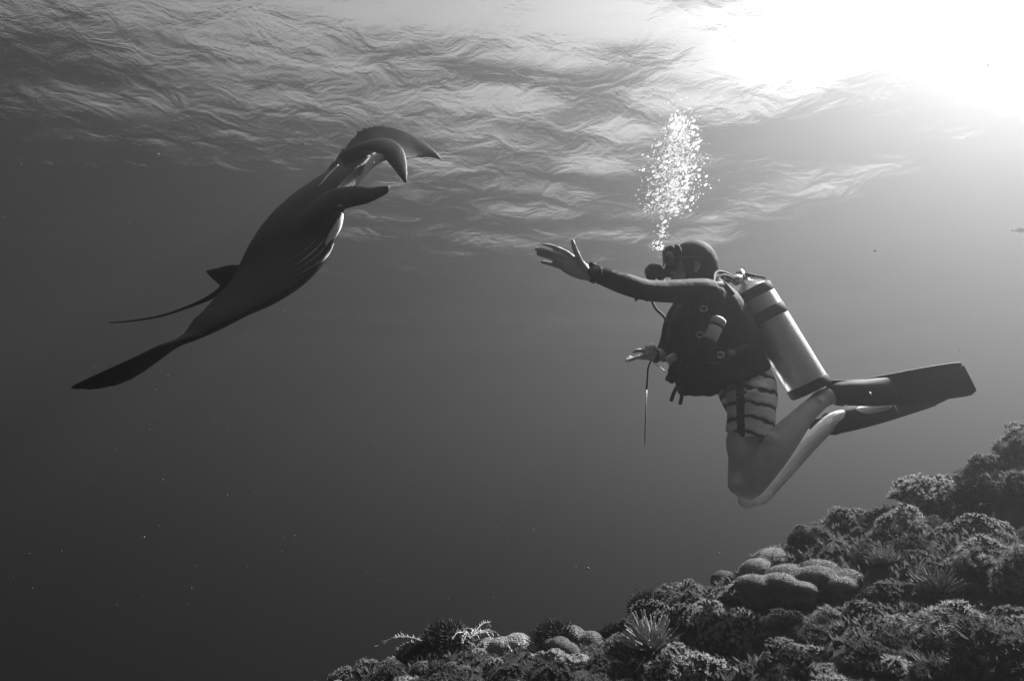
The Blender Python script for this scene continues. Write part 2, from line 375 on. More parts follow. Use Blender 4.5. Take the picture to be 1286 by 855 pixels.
def build_diver():
    base = at(935, 560, 2.86)
    P = root('person', base, 'scuba diver in black top and striped board shorts reaching an open hand out', 'person')
    b = bmesh.new()
    # torso and neck
    loft(b, [at(937, 498, 2.90), at(930, 470, 2.90), at(920, 440, 2.90), at(905, 405, 2.90), at(894, 378, 2.90), at(886, 360, 2.89)],
         [(.15, .10), (.155, .105), (.14, .10), (.155, .115), (.15, .095), (.075, .07)], n=20)
    loft(b, [at(890, 372, 2.89), at(880, 352, 2.885), at(872, 338, 2.88)], [.062, .056, .055], n=14)
    # head: cranium, jaw, nose, ears
    hr = Matrix.Rotation(R(12), 3, 'Y')
    ball(b, at(871, 328, 2.88), (.098, .076, .095), hr, 20)
    loft(b, [at(862, 335, 2.88), at(853, 345, 2.88), at(848, 352, 2.88)], [(.062, .06), (.05, .045), (.03, .022)], n=12)
    loft(b, [at(848, 325, 2.88), at(842, 334, 2.88), at(840, 338, 2.88)], [.010, .014, .017], n=8, k=2)
    for d in (2.802, 2.958): loft(b, [at(874, 325, d), at(876, 332, d), at(873, 340, d)], [(.008, .012), (.01, .017), (.008, .010)], n=8, k=2)
    loft(b, [at(845, 342, 2.85), at(843, 343, 2.88), at(845, 342, 2.91)], [.009, .011, .009], n=8, k=2)
    # arm that reaches out
    loft(b, [at(893, 372, 2.80), at(886, 367, 2.745), at(852, 366, 2.69), at(816, 365, 2.63), at(786, 357, 2.58), at(756, 347, 2.55), at(742, 344, 2.54)],
         [.06, .058, .05, .042, .043, .033, (.022, .028)], n=14)
    # its open hand, palm away from the camera
    loft(b, [at(744, 345, 2.54), at(733, 341, 2.535), at(722, 335, 2.53), at(711, 329, 2.525)], [(.019, .029), (.018, .038), (.017, .046), (.013, .045)], n=14)
    def finger(pts, r0, r1): loft(b, [at(*p) for p in pts], [r0 + (r1 - r0) * i / (len(pts) - 1) for i in range(len(pts))], n=10, k=3)
    finger([(722, 327, 2.53), (712, 318, 2.525), (699, 312, 2.515), (690, 309, 2.52), (683, 308, 2.53)], .0118, .0085)
    finger([(720, 331, 2.53), (708, 323, 2.52), (692, 317, 2.505), (683, 314, 2.51), (674, 313, 2.525)], .012, .0088)
    finger([(720, 336, 2.53), (707, 329, 2.52), (693, 324, 2.51), (684, 321, 2.515), (676, 319, 2.53)], .0118, .0085)
    finger([(722, 341, 2.53), (710, 337, 2.525), (699, 334, 2.52), (690, 331, 2.525), (681, 329, 2.54)], .0105, .0076)
    finger([(736, 340, 2.53), (730, 331, 2.515), (725, 320, 2.505), (721, 310, 2.505), (719, 303, 2.51)], .0155, .009)
    # arm on the far side, forearm forward at the waist
    loft(b, [at(888, 376, 3.0), at(870, 378, 3.05), at(850, 402, 3.12), at(841, 430, 3.15), at(834, 443, 3.13), at(822, 447, 3.1)], [.06, .058, .05, .044, .038, .028], n=12)
    loft(b, [at(824, 447, 3.1), at(815, 447, 3.09), at(806, 447, 3.08)], [(.034, .018), (.042, .017), (.040, .014)], n=12)
    for dd, tip in ((3.045, (790, 453)), (3.07, (786, 453)), (3.095, (787, 451)), (3.12, (790, 448))):
        finger([(812, 447, dd), (803, 448, dd), (796, 450, dd), (tip[0], tip[1], dd)], .0105, .0075)
    finger([(816, 445, 3.05), (808, 441, 3.03), (801, 440, 3.02), (796, 442, 3.02)], .013, .008)
    # near leg
    loft(b, [at(938, 492, 2.83), at(940, 520, 2.80), at(938, 550, 2.775), at(934, 582, 2.75), at(931, 604, 2.735)], [.095, .09, .08, .066, .058], n=16)
    loft(b, [at(930, 602, 2.725), at(938, 611, 2.71), at(953, 594, 2.69), at(971, 568, 2.69), at(989, 545, 2.71), at(1010, 521, 2.74), at(1030, 503, 2.775)],
         [.052, .058, .062, .067, .060, .045, .038], n=16)
    loft(b, [at(1022, 508, 2.78), at(1034, 500, 2.785), at(1048, 496, 2.79), at(1062, 494, 2.79)], [.034, .041, .034, .026], n=12)
    # far leg
    loft(b, [at(940, 494, 2.98), at(941, 530, 2.99), at(943, 570, 2.99), at(945, 605, 2.985), at(946, 618, 2.98)], [.095, .085, .073, .062, .056], n=16)
    loft(b, [at(941, 612, 2.98), at(950, 621, 2.975), at(968, 604, 2.98), at(988, 580, 2.99), at(1008, 560, 3.0), at(1030, 541, 3.01), at(1046, 528, 3.02)],
         [.05, .056, .052, .058, .052, .042, .036], n=16)
    loft(b, [at(1038, 534, 3.01), at(1050, 527, 3.015), at(1070, 521, 3.02), at(1095, 515, 3.02), at(1112, 512, 3.02)], [.036, .040, .038, (.046, .03), (.042, .018)], n=12)
    # knee caps, calf muscle, ankle bones
    ball(b, at(926, 608, 2.71), (.040, .042, .045)); ball(b, at(938, 628, 2.985), (.042, .042, .04))
    ball(b, at(974, 560, 2.685), (.062, .055, .066)); ball(b, at(994, 568, 3.0), (.05, .045, .05))
    ball(b, at(1028, 503, 2.74), .017); ball(b, at(1044, 530, 2.985), .016); ball(b, at(928, 560, 2.74), (.055, .05, .09))
    part('body', remesh(b, 'body', .0042, 3), SKIN, P)
    # long-sleeved top
    b = bmesh.new()
    loft(b, [at(932, 482, 2.90), at(929, 468, 2.90), at(920, 440, 2.90), at(905, 405, 2.90), at(894, 378, 2.90), at(887, 362, 2.89), at(882, 354, 2.885)],
         [(.155, .112), (.163, .116), (.15, .112), (.167, .126), (.162, .104), (.085, .080), (.066, .066)], n=24)
    loft(b, [at(897, 376, 2.80), at(887, 368, 2.742), at(852, 366, 2.69), at(816, 365, 2.63), at(786, 357, 2.58), at(757, 347, 2.55), at(749, 345, 2.545)],
         [.068, .064, .052, .045, .045, .037, .033], n=16, round_ends=False)
    loft(b, [at(892, 378, 3.0), at(871, 378, 3.055), at(850, 402, 3.12), at(841, 430, 3.15), at(834, 443, 3.13), at(830, 446, 3.115)], [.07, .068, .058, .05, .044, .036], n=14, round_ends=False)
    for k in range(9):   # sleeve and flank folds
        px = 880 - k * 14; q = random.Random(k)
        loft(b, [at(px, 350 + q.uniform(0, 6), 2.64 + (px - 816) * .0012), at(px - 5, 366, 2.585 + (px - 816) * .0016), at(px - 12, 378, 2.62 + (px - 816) * .0012)], [.006, .009, .005], n=6, k=3) if 800 < px < 872 else None
    top = part('wetsuit_top', remesh(b, 'wetsuit_top', .0045, 3), SUIT, P); top['label'] = 'black long-sleeved top'
    # hood: leaves the face open
    b = bmesh.new()
    ball(b, at(872, 328, 2.88), (.103, .084, .100), hr, 32); ball(b, at(879, 333, 2.88), (.085, .078, .09), hr, 24)
    loft(b, [at(868, 334, 2.88), at(877, 347, 2.885), at(885, 358, 2.89)], [(.082, .078), (.072, .070), (.08, .074)], n=20)
    me = remesh(b, 'hood', .005, 4)
    bmm = bmesh.new(); bmm.from_mesh(me); f0 = at(844, 338, 2.88)
    bmesh.ops.delete(bmm, geom=[f for f in bmm.faces if (f.calc_center_median() - f0).length < .074], context='FACES')
    bmm.to_mesh(me); bmm.free()
    part('hood', me, HOODM, P)['label'] = 'black close-fitting hood'
    # board shorts
    b = bmesh.new()
    loft(b, [at(931, 472, 2.90), at(936, 485, 2.90), at(940, 500, 2.90)], [(.165, .118), (.175, .122), (.17, .115)], n=20)
    loft(b, [at(941, 485, 2.82), at(943, 505, 2.80), at(943, 528, 2.79), at(940, 548, 2.78)], [.100, .104, .102, .100], n=20, round_ends=False)
    loft(b, [at(940, 490, 2.98), at(941, 515, 2.985), at(941, 540, 2.99)], [.098, .1, .098], n=18, round_ends=False)
    for k, (y0, y1, s) in enumerate(((486, 490, 1), (500, 507, -1), (514, 520, 1), (528, 535, -1), (541, 545, 1), (494, 494, -1))):   # folds round the thigh
        loft(b, [at(924, y0 + 6, 2.73), at(940, y1 + s * 2, 2.697), at(958, y0, 2.715), at(968, y0 - 4, 2.76)], [.003, .006, .006, .003], n=8, k=4)
    me = remesh(b, 'shorts', .0045, 3)
    sm = cloth_mat('striped_shorts', .6, bump=.4); nt = sm.node_tree; N = nt.nodes.new; L = nt.links.new; pb = nt.nodes['Principled BSDF']
    tc = N('ShaderNodeTexCoord'); sp = N('ShaderNodeSeparateXYZ'); L(tc.outputs['Object'], sp.inputs[0])
    nz = N('ShaderNodeTexNoise'); nz.inputs['Scale'].default_value = 9; nz.inputs['Detail'].default_value = 3; L(tc.outputs['Object'], nz.inputs['Vector'])
    def math_(op, a, bb, c=None):
        m = N('ShaderNodeMath'); m.operation = op
        for i, x in enumerate((a, bb, c)):
            if x is None: continue
            if hasattr(x, 'links'): L(x, m.inputs[i])
            else: m.inputs[i].default_value = x
        return m.outputs[0]
    zz = math_('ADD', sp.outputs['Z'], math_('MULTIPLY', sp.outputs['X'], .18)); zz = math_('ADD', zz, math_('MULTIPLY', nz.outputs['Fac'], .06))
    ph = math_('FRACT', math_('MULTIPLY', zz, 1 / .066), 0)
    r = N('ShaderNodeValToRGB'); L(ph, r.inputs[0]); r.color_ramp.interpolation = 'LINEAR'
    for i, (p, c) in enumerate(((0, .9), (.50, .9), (.55, .04), (.73, .04), (.78, .6), (.88, .7), (.95, .9))):
        e = r.color_ramp.elements[i] if i < 2 else r.color_ramp.elements.new(p)
        e.position = p; e.color = (c, c, c, 1)
    # a dark seam stripe down the side
    side = at(928, 512, 2.73) - base
    ds = math_('ABSOLUTE', math_('ADD', math_('SUBTRACT', sp.outputs['X'], side.x), math_('MULTIPLY', sp.outputs['Z'], -.04)), 0)
    band = math_('LESS_THAN', ds, .013)
    mx = N('ShaderNodeMix'); mx.data_type = 'RGBA'; L(band, mx.inputs[0]); L(r.outputs[0], mx.inputs[6]); mx.inputs[7].default_value = (.03, .03, .03, 1)
    L(mx.outputs[2], pb.inputs['Base Color'])
    part('shorts', me, sm, P)['label'] = 'pale board shorts with dark stripes'

    # ---------------------------------------------------------------- mask
    mb = at(843, 327, 2.88)
    K = root('diving_mask', mb, 'black diving mask strapped over the diver\'s hood', 'mask')
    b = bmesh.new()
    fr = Matrix.Rotation(R(6), 3, 'Y')
    for s in range(2):
        loft(b, [at(846 - s * 7, 312 + s, 2.88), at(848 - s * 7, 320, 2.88), at(848 - s * 7, 328, 2.88), at(846 - s * 7, 336, 2.88), at(844 - s * 7, 342, 2.88)],
             [(.068, .016), (.080, .018), (.080, .018), (.062, .02), (.032, .024)] if s == 0 else [(.066, .014), (.076, .014), (.076, .014), (.058, .014), (.026, .018)], n=20, k=4)
    part('skirt', remesh(b, 'skirt', .004, 3), RUBBER, K)
    for dd in (2.848, 2.912):
        b = bmesh.new(); loft(b, [at(833.5, 315, dd), at(834, 322, dd), at(834, 329, dd), at(833, 334, dd)], [(.026, .003), (.029, .004), (.027, .004), (.018, .003)], n=16)
        part('lens', to_mesh(b, 'lens'), GLASS, K)
    b = bmesh.new(); loft(b, [at(838, 318, 2.800), at(843, 325, 2.795), at(842, 333, 2.80)], [(.003, .012), (.004, .017), (.003, .012)], n=12); part('side_lens', to_mesh(b, 'side_lens'), mat('side_glass', .10, .12, .6), K)
    b = bmesh.new()
    loft(b, [at(848, 325, 2.795), at(862, 325, 2.785), at(878, 325, 2.788), at(893, 327, 2.83), at(897, 328, 2.88), at(893, 327, 2.93), at(878, 325, 2.975), at(862, 325, 2.978), at(848, 325, 2.965)], [(.004, .012)] * 9, side=(0, 1, 0), n=8, k=3)
    part('strap', to_mesh(b, 'strap'), RUBBER, K)

    # ---------------------------------------------------------------- regulator, its hoses and first stage
    rb = at(822, 341, 2.88)
    G = root('regulator', rb, 'black regulator in the diver\'s mouth with hoses to the tank valve', 'regulator')
    b = bmesh.new(); lathe(b, at(834, 343, 2.88), at(812, 341, 2.87), [(0, .012), (.1, .022), (.3, .036), (.6, .039), (.82, .037), (.92, .032), (1, .02)], 24)
    rs = part('second_stage', to_mesh(b, 'second_stage'), RUBBER, G)
    b = bmesh.new(); lathe(b, at(812.6, 341, 2.87), at(810.5, 341, 2.869), [(0, .022), (.6, .02), (1, .012)], 18)
    o = part('purge_button', to_mesh(b, 'purge_button'), mat('dark_grey_plastic', .05, .4, .4), rs)
    b = bmesh.new(); lathe(b, at(842, 344, 2.88), at(833, 343, 2.88), [(0, .016), (1, .02)], 12); part('mouthpiece', to_mesh(b, 'mouthpiece'), RUBBER, rs)
    b = bmesh.new(); loft(b, [at(826, 350, 2.84), at(829, 349, 2.85), at(832, 348, 2.87)], [(.02, .012)] * 3, n=10, k=2); part('exhaust_tee', to_mesh(b, 'exhaust_tee'), RUBBER, rs)
    def hose(pts, r=.0075):
        b = bmesh.new(); loft(b, [at(*p) for p in pts], [r] * len(pts), n=10, k=6); return part('hose', to_mesh(b, 'hose'), RUBBER, G)
    hose([(824, 344, 2.93), (832, 352, 3.02), (860, 358, 3.12), (895, 350, 3.08), (918, 350, 2.98), (926, 352, 2.94)])
    hose([(926, 354, 2.93), (912, 346, 2.85), (902, 350, 2.80), (908, 372, 2.745), (918, 400, 2.74), (922, 430, 2.745), (912, 455, 2.73), (890, 466, 2.71)], .0065)
    hose([(924, 350, 2.92), (908, 342, 2.84), (898, 344, 2.79), (893, 362, 2.70), (868, 392, 2.70), (850, 420, 2.74), (848, 445, 2.78)], .0075)
    hose([(818, 376, 2.98), (824, 388, 2.95), (834, 398, 2.93), (841, 412, 2.90), (838, 430, 2.88)], .0065)
    b = bmesh.new(); lathe(b, at(920, 354, 2.92), at(931, 349, 2.925), [(0, .014), (.15, .024), (.8, .024), (.86, .018), (1, .018)], 18); part('first_stage', to_mesh(b, 'first_stage'), STEEL, G)
    b = bmesh.new(); lathe(b, at(911, 349, 2.89), at(918, 352, 2.91), [(0, .01), (.2, .016), (.8, .016), (1, .012)], 14); part('yoke_screw', to_mesh(b, 'yoke_screw'), STEEL, G)

    # ---------------------------------------------------------------- tank
    a0, a1 = at(934, 350, 2.95), at(1018, 489, 2.83)
    T = root('diving_tank', a1, 'silver scuba tank held upright on the diver\'s back by two black bands', 'tank')
    tm = mat('brushed_aluminium', .8, .33, .5, .55); nt = tm.node_tree; N = nt.nodes.new; L = nt.links.new; pb = nt.nodes['Principled BSDF']
    tc = N('ShaderNodeTexCoord'); nz = N('ShaderNodeTexNoise'); nz.inputs['Scale'].default_value = 16; nz.inputs['Detail'].default_value = 9; nz.inputs['Roughness'].default_value = .7; L(tc.outputs['Object'], nz.inputs['Vector'])
    rr = N('ShaderNodeValToRGB'); rr.color_ramp.elements[0].position = .35; rr.color_ramp.elements[0].color = (.74, .74, .74, 1); rr.color_ramp.elements[1].position = .6; rr.color_ramp.elements[1].color = (.88, .88, .88, 1)
    L(nz.outputs['Fac'], rr.inputs[0]); L(rr.outputs[0], pb.inputs['Base Color'])
    b = bmesh.new()
    lathe(b, a0, a1, [(0, .018), (.03, .022), (.05, .035), (.075, .058), (.105, .077), (.14, .088), (.17, .0915), (.96, .0915), (1.0, .086)], 48)
    part('cylinder', to_mesh(b, 'cylinder'), tm, T)
    ax = (a1 - a0).normalized()
    b = bmesh.new(); lathe(b, a1 - ax * .035, a1 + ax * .012, [(0, .0935), (.05, .0955), (.7, .0955), (.95, .09), (1, .06)], 40); part('boot', to_mesh(b, 'boot'), RUBBER, T)
    def band(f, w, r=.0935):
        b = bmesh.new(); c = a0 + (a1 - a0) * f; lathe(b, c - ax * w / 2, c + ax * w / 2, [(0, r - .002), (.06, r + .002), (.94, r + .002), (1, r - .002)], 40)
        o = part('tank_band', to_mesh(b, 'tank_band'), WEB, T); return o
    band(.15, .05, .091); bd = band(.345, .052)
    cb = a0 + (a1 - a0) * .345
    b = bmesh.new(); out = (at(940, 400, 2.7) - cb); out = (out - ax * out.dot(ax)).normalized(); sd = ax.cross(out)
    box(b, cb + out * .099, (.05, .012, .03), Matrix((ax, out, sd)).transposed(), .003); part('buckle', to_mesh(b, 'buckle'), WEB, bd)
    b = bmesh.new(); lathe(b, a0 - ax * .045, a0 + ax * .005, [(0, .012), (.1, .017), (.8, .017), (1, .022)], 16); vl = part('valve', to_mesh(b, 'valve'), STEEL, T)
    b = bmesh.new(); lathe(b, a0 - ax * .028 , at(961, 349, 2.90), [(0, .008), (.62, .008), (.63, .006), (.8, .0055), (1, .005)], 12); part('valve_stem', to_mesh(b, 'valve_stem'), RUBBER, vl)
    # sticker on the lower flank
    b = bmesh.new(); n = 7
    cs = a0 + (a1 - a0) * .77; o0 = (at(960, 478, 2.72) - cs); o0 = (o0 - ax * o0.dot(ax)).normalized(); s0 = ax.cross(o0); g = []
    for i in range(n + 1):
        row = []
        for j in range(n + 1):
            u, v = i / n - .5, j / n - .5; x, y = (u + v) * .05, (u - v) * .036
            ang = y / .092; row.append(b.verts.new(cs + ax * x + (o0 * math.cos(ang) + s0 * math.sin(ang)) * .0932))
        g.append(row)
    for i in range(n):
        for j in range(n): b.faces.new((g[i][j], g[i + 1][j], g[i + 1][j + 1], g[i][j + 1]))
    o = part('sticker', to_mesh(b, 'sticker'), mat('pale_sticker', .75, .5, .3), T); o['label'] = 'small pale diamond sticker'

    # ---------------------------------------------------------------- buoyancy vest
    V = root('buoyancy_vest', at(905, 440, 2.85), 'black buoyancy vest with bulging pockets strapped round the diver\'s torso', 'vest')
    b = bmesh.new()
    loft(b, [at(932, 470, 2.90), at(922, 446, 2.90), at(909, 412, 2.90), at(899, 385, 2.90)], [(.172, .118), (.168, .116), (.172, .12), (.162, .106)], n=24, round_ends=False)
    loft(b, [at(928, 395, 2.92), at(935, 425, 2.90), at(937, 455, 2.88), at(932, 470, 2.87)], [(.13, .03), (.14, .03), (.14, .028), (.12, .02)], n=14)
    for d0 in (2.775, 3.025):
        loft(b, [at(918, 372, d0 + .02), at(902, 357, d0), at(886, 360, d0), at(872, 378, d0), at(866, 402, d0), at(868, 430, d0)], [(.034, .012), (.04, .014), (.04, .014), (.036, .014), (.036, .016), (.04, .02)], n=10)
    loft(b, [at(874, 380, 2.90), at(862, 402, 2.90), at(858, 430, 2.90), at(866, 458, 2.88), at(880, 475, 2.87)], [(.10, .05), (.13, .07), (.14, .075), (.13, .08), (.10, .06)], n=20)
    part('vest_body', remesh(b, 'vest_body', .005, 2), NYLON, V)
    for d0, s in ((2.75, 1), (3.05, .9)):
        b = bmesh.new(); q = random.Random(3)
        loft(b, [at(905, 455, d0 + .01), at(888, 466, d0 - .015), at(868, 474, d0), at(856, 478, d0 + .03)], [(.055 * s, .09), (.07 * s, .1), (.065 * s, .088), (.03, .062)], n=18)
        loft(b, [at(884, 438, d0 - .0), at(878, 446, d0 - .01), at(872, 455, d0)], [(.05, .05), (.055, .05), (.05, .04)], n=12)
        for k in range(8): ball(b, at(858 + q.random() * 45, 452 + q.random() * 44, d0 - .05 + q.random() * .03), (q.uniform(.015, .04), .02, q.uniform(.012, .028)), None, 10)
        part('pocket', remesh(b, 'pocket', .006, 2), NYLON, V)
    def strap(name, pts, w, m=WEB, t=.004):
        b = bmesh.new(); loft(b, [at(*p) for p in pts], [(t, w)] * len(pts), n=8, k=4); return part(name, to_mesh(b, name), m, V)
    grey_web = mat('grey_webbing', .05, .7, .2)
    strap('shoulder_strap', [(908, 356, 2.735), (896, 360, 2.70), (884, 384, 2.705), (880, 410, 2.70), (882, 436, 2.665)], .014, grey_web)
    strap('side_strap', [(944, 430, 2.745), (925, 440, 2.715), (905, 446, 2.705), (890, 448, 2.69)], .012, grey_web)
    for px, py, d0 in ((883, 388, 2.692), (904, 446, 2.69), (879, 421, 2.685)):
        b = bmesh.new(); c = at(px, py, d0); loft(b, [c + Vector((.016 * math.cos(a * .7854), -.004, .013 * math.sin(a * .7854))) for a in range(9)], [.0028] * 9, n=6, k=2); part('d_ring', to_mesh(b, 'd_ring'), STEEL, V)
    b = bmesh.new(); box(b, at(918, 443, 2.695), (.034, .012, .026), Matrix.Rotation(R(10), 3, 'Y'), .004); part('buckle', to_mesh(b, 'buckle'), mat('grey_buckle', .2, .4, .4), V)
    b = bmesh.new(); loft(b, [at(860, 462, 2.655), at(874, 457, 2.645), at(892, 455, 2.655), at(905, 458, 2.68)], [.003] * 4, n=6, k=4); part('zip', to_mesh(b, 'zip'), grey_web, V)
    strap('waist_strap', [(955, 462, 2.77), (930, 470, 2.71), (905, 474, 2.70), (880, 470, 2.71)], .022)
    strap('chest_strap', [(872, 405, 2.74), (856, 408, 2.80), (848, 412, 2.88), (850, 414, 3.0)], .013)
    strap('webbing_tail', [(850, 486, 2.72), (846, 494, 2.71), (843, 503, 2.71)], .008); strap('webbing_tail', [(854, 488, 2.70), (856, 498, 2.69), (854, 507, 2.69)], .008)
    b = bmesh.new(); lathe(b, at(857, 440, 2.73), at(843, 470, 2.72), [(0, .013), (.1, .018), (.5, .018), (.55, .022), (.9, .022), (1, .014)], 14); part('inflator', to_mesh(b, 'inflator'), RUBBER, V)
    for px, py in ((848, 396), (845, 412), (843, 428)):
        b = bmesh.new(); lathe(b, at(px, py - 4, 3.02), at(px - 1, py + 4, 3.015), [(0, .007), (.3, .013), (.7, .013), (1, .007)], 12); part('clip', to_mesh(b, 'clip'), mat('grey_clip', .35, .4, .4), V)
    b = bmesh.new(); lathe(b, at(838, 455, 2.74), at(850, 448, 2.73), [(0, .018), (.2, .024), (.8, .024), (1, .018)], 18); part('gauge', to_mesh(b, 'gauge'), mat('pale_gauge', .45, .4, .4), V)
    b = bmesh.new(); lathe(b, at(849, 476, 2.73), at(838, 470, 2.74), [(0, .02), (.15, .027), (.85, .027), (1, .02)], 18); part('gauge', to_mesh(b, 'gauge'), RUBBER, V)

    # ---------------------------------------------------------------- torch clipped to the vest
    h0, h1 = at(904, 399, 2.69), at(882, 446, 2.67)
    Q = root('dive_torch', h1, 'white-capped dive torch clipped to the front of the black vest', 'torch')
    def seg(name, f0, f1, prof, m):
        b = bmesh.new(); lathe(b, h0 + (h1 - h0) * f0, h0 + (h1 - h0) * f1, prof, 24); return part(name, to_mesh(b, name), m, Q)
    seg('cap', 0, .19, [(0, .022), (.12, .03), (.4, .033), (.9, .033), (1, .029)], PALE); seg('ring', .19, .235, [(0, .029), (.2, .031), (.8, .031), (1, .029)], RUBBER)
    seg('barrel', .235, .60, [(0, .028), (.05, .031), (.95, .031), (1, .029)], PALE); seg('grip', .60, 1.05, [(0, .033), (.1, .037), (.5, .04), (.9, .04), (1, .03)], RUBBER)

    # ---------------------------------------------------------------- wrist computer, wrist light, pointer
    W = root('wrist_computer', at(747, 343, 2.54), 'black dive computer on the wrist of the outstretched arm', 'watch')
    b = bmesh.new(); loft(b, [at(750.5, 346, 2.543), at(743.5, 342.5, 2.540)], [(.038, .038), (.037, .037)], n=20, k=1, round_ends=False); part('strap', to_mesh(b, 'strap'), RUBBER, W)
    b = bmesh.new(); lathe(b, at(748, 343, 2.508), at(747, 340, 2.488), [(0, .022), (.3, .028), (.8, .028), (1, .024)], 20); cs_ = part('case', to_mesh(b, 'case'), RUBBER, W)
    b = bmesh.new(); lathe(b, at(747, 340, 2.489), at(747, 339.7, 2.486), [(0, .020), (1, .019)], 20); part('screen', to_mesh(b, 'screen'), mat('watch_screen', .12, .12, .6), cs_)
    b = bmesh.new(); lathe(b, at(740, 332, 2.50), at(748, 334, 2.51), [(0, .008), (.2, .012), (1, .01)], 10); part('crown_button', to_mesh(b, 'crown_button'), RUBBER, cs_)
    W2 = root('wrist_light', at(816, 440, 3.02), 'pale wrist strap unit above the diver\'s lower hand', 'wrist light')
    b = bmesh.new(); lathe(b, at(811, 440, 3.02), at(822, 437, 3.03), [(0, .016), (.1, .024), (.85, .026), (1, .018)], 18); part('case', to_mesh(b, 'case'), PALE, W2)
    b = bmesh.new(); loft(b, [at(821, 447, 3.1), at(826, 447, 3.1)], [(.037, .033), (.038, .034)], n=16, k=1, round_ends=False); part('strap', to_mesh(b, 'strap'), RUBBER, W2)
    S = root('pointer_stick', at(810, 560, 3.0), 'thin metal pointer stick hanging from the diver\'s lower wrist', 'pointer')
    b = bmesh.new(); lathe(b, at(812, 487, 3.03), at(809.5, 561, 3.02), [(0, .0035), (.9, .0035), (1, .002)], 8); part('rod', to_mesh(b, 'rod'), STEEL, S)
    b = bmesh.new(); loft(b, [at(818, 452, 3.04), at(814, 462, 3.03), at(813, 475, 3.03), at(812, 488, 3.03)], [.004, .004, .004, .005], n=8, k=4); part('lanyard', to_mesh(b, 'lanyard'), WEB, S)
    b = bmesh.new(); loft(b, [at(822, 456, 3.03), at(830, 462, 3.0), at(838, 468, 2.95), at(846, 474, 2.80)], [.0022] * 4, n=6, k=4); o = part('tether', to_mesh(b, 'tether'), PALE, S)

    # ---------------------------------------------------------------- fins
    def fin(name_label, pocket, pr, blade, widths, side, mark=None, pale=False):
        F = root('swim_fin', at(*blade[1]), name_label, 'swim fin', 'diver\'s fins')
        b = bmesh.new(); loft(b, [at(*p) for p in pocket], pr, n=16, side=side, k=4)
        fp = part('foot_pocket', to_mesh(b, 'foot_pocket'), RUBBER, F)
        b = bmesh.new(); loft(b, [at(*p) for p in blade], [(w, .007 - .004 * i / (len(widths) - 1)) for i, w in enumerate(widths)], side=side, n=20, k=5, round_ends=False, power=.5)
        bl = part('blade', to_mesh(b, 'blade'), RUBBER, F)
        tb = (at(*blade[-1]) - at(*blade[0])).normalized(); sv = Vector(side) - tb * Vector(side).dot(tb); sv.normalize()
        for s in (-1, 1):
            b = bmesh.new(); loft(b, [at(*p) + sv * (s * w * .97) for p, w in zip(blade[:-1], widths[:-1])], [(.006, .012 - .007 * i / (len(widths) - 1)) for i in range(len(widths) - 1)], side=side, n=8, k=5)
            part('side_rail', to_mesh(b, 'side_rail'), RUBBER, bl)
        b = bmesh.new(); q = [Vector(at(*pocket[0])), Vector(at(*pocket[1]))]; t = (q[0] - q[1]).normalized()
        c = q[0] - t * .01; u = t.cross(sv).normalized(); pts = []
        for i in range(9):
            a_ = math.pi * i / 8; pts.append(c + sv * (.048 * math.cos(a_)) + t * (.055 * math.sin(a_)))
        loft(b, pts, [(.004, .011)] * 9, side=u, n=8, k=2); part('heel_strap', to_mesh(b, 'heel_strap'), RUBBER, fp)
        if mark:
            b = bmesh.new(); ball(b, at(*mark), (.008, .004, .005), Matrix.Rotation(R(70), 3, 'Y'), 12); part('badge', to_mesh(b, 'badge'), PALE, fp)
        return F
    sv1 = at(1180, 440, 2.86) - at(1180, 500, 2.78)
    fin('black rubber fin on the diver\'s upper foot, blade stretched out flat', [(1052, 494, 2.79), (1068, 492, 2.79), (1088, 491, 2.79), (1105, 490, 2.79), (1120, 488, 2.79)],
        [(.048, .05), (.052, .052), (.055, .042), (.058, .03), (.055, .014)], [(1046, 492, 2.79), (1080, 493, 2.79), (1120, 489, 2.80), (1165, 482, 2.82), (1200, 477, 2.84), (1213, 475, 2.85), (1218, 474, 2.85)],
        [.050, .058, .068, .074, .077, .074, .062], sv1, (1093, 494, 2.735))
    sv2 = at(1120, 470, 3.09) - at(1120, 520, 2.99)
    fin('black rubber fin on the diver\'s lower foot, half hidden under the upper fin', [(1044, 532, 3.02), (1062, 525, 3.02), (1082, 520, 3.02), (1102, 515, 3.02), (1120, 510, 3.02)],
        [(.045, .045), (.05, .045), (.05, .04), (.05, .03), (.045, .014)], [(1016, 538, 3.0), (1050, 532, 3.02), (1090, 520, 3.04), (1130, 506, 3.06), (1165, 494, 3.08), (1195, 484, 3.1)],
        [.035, .045, .055, .062, .064, .05], sv2)
build_diver()
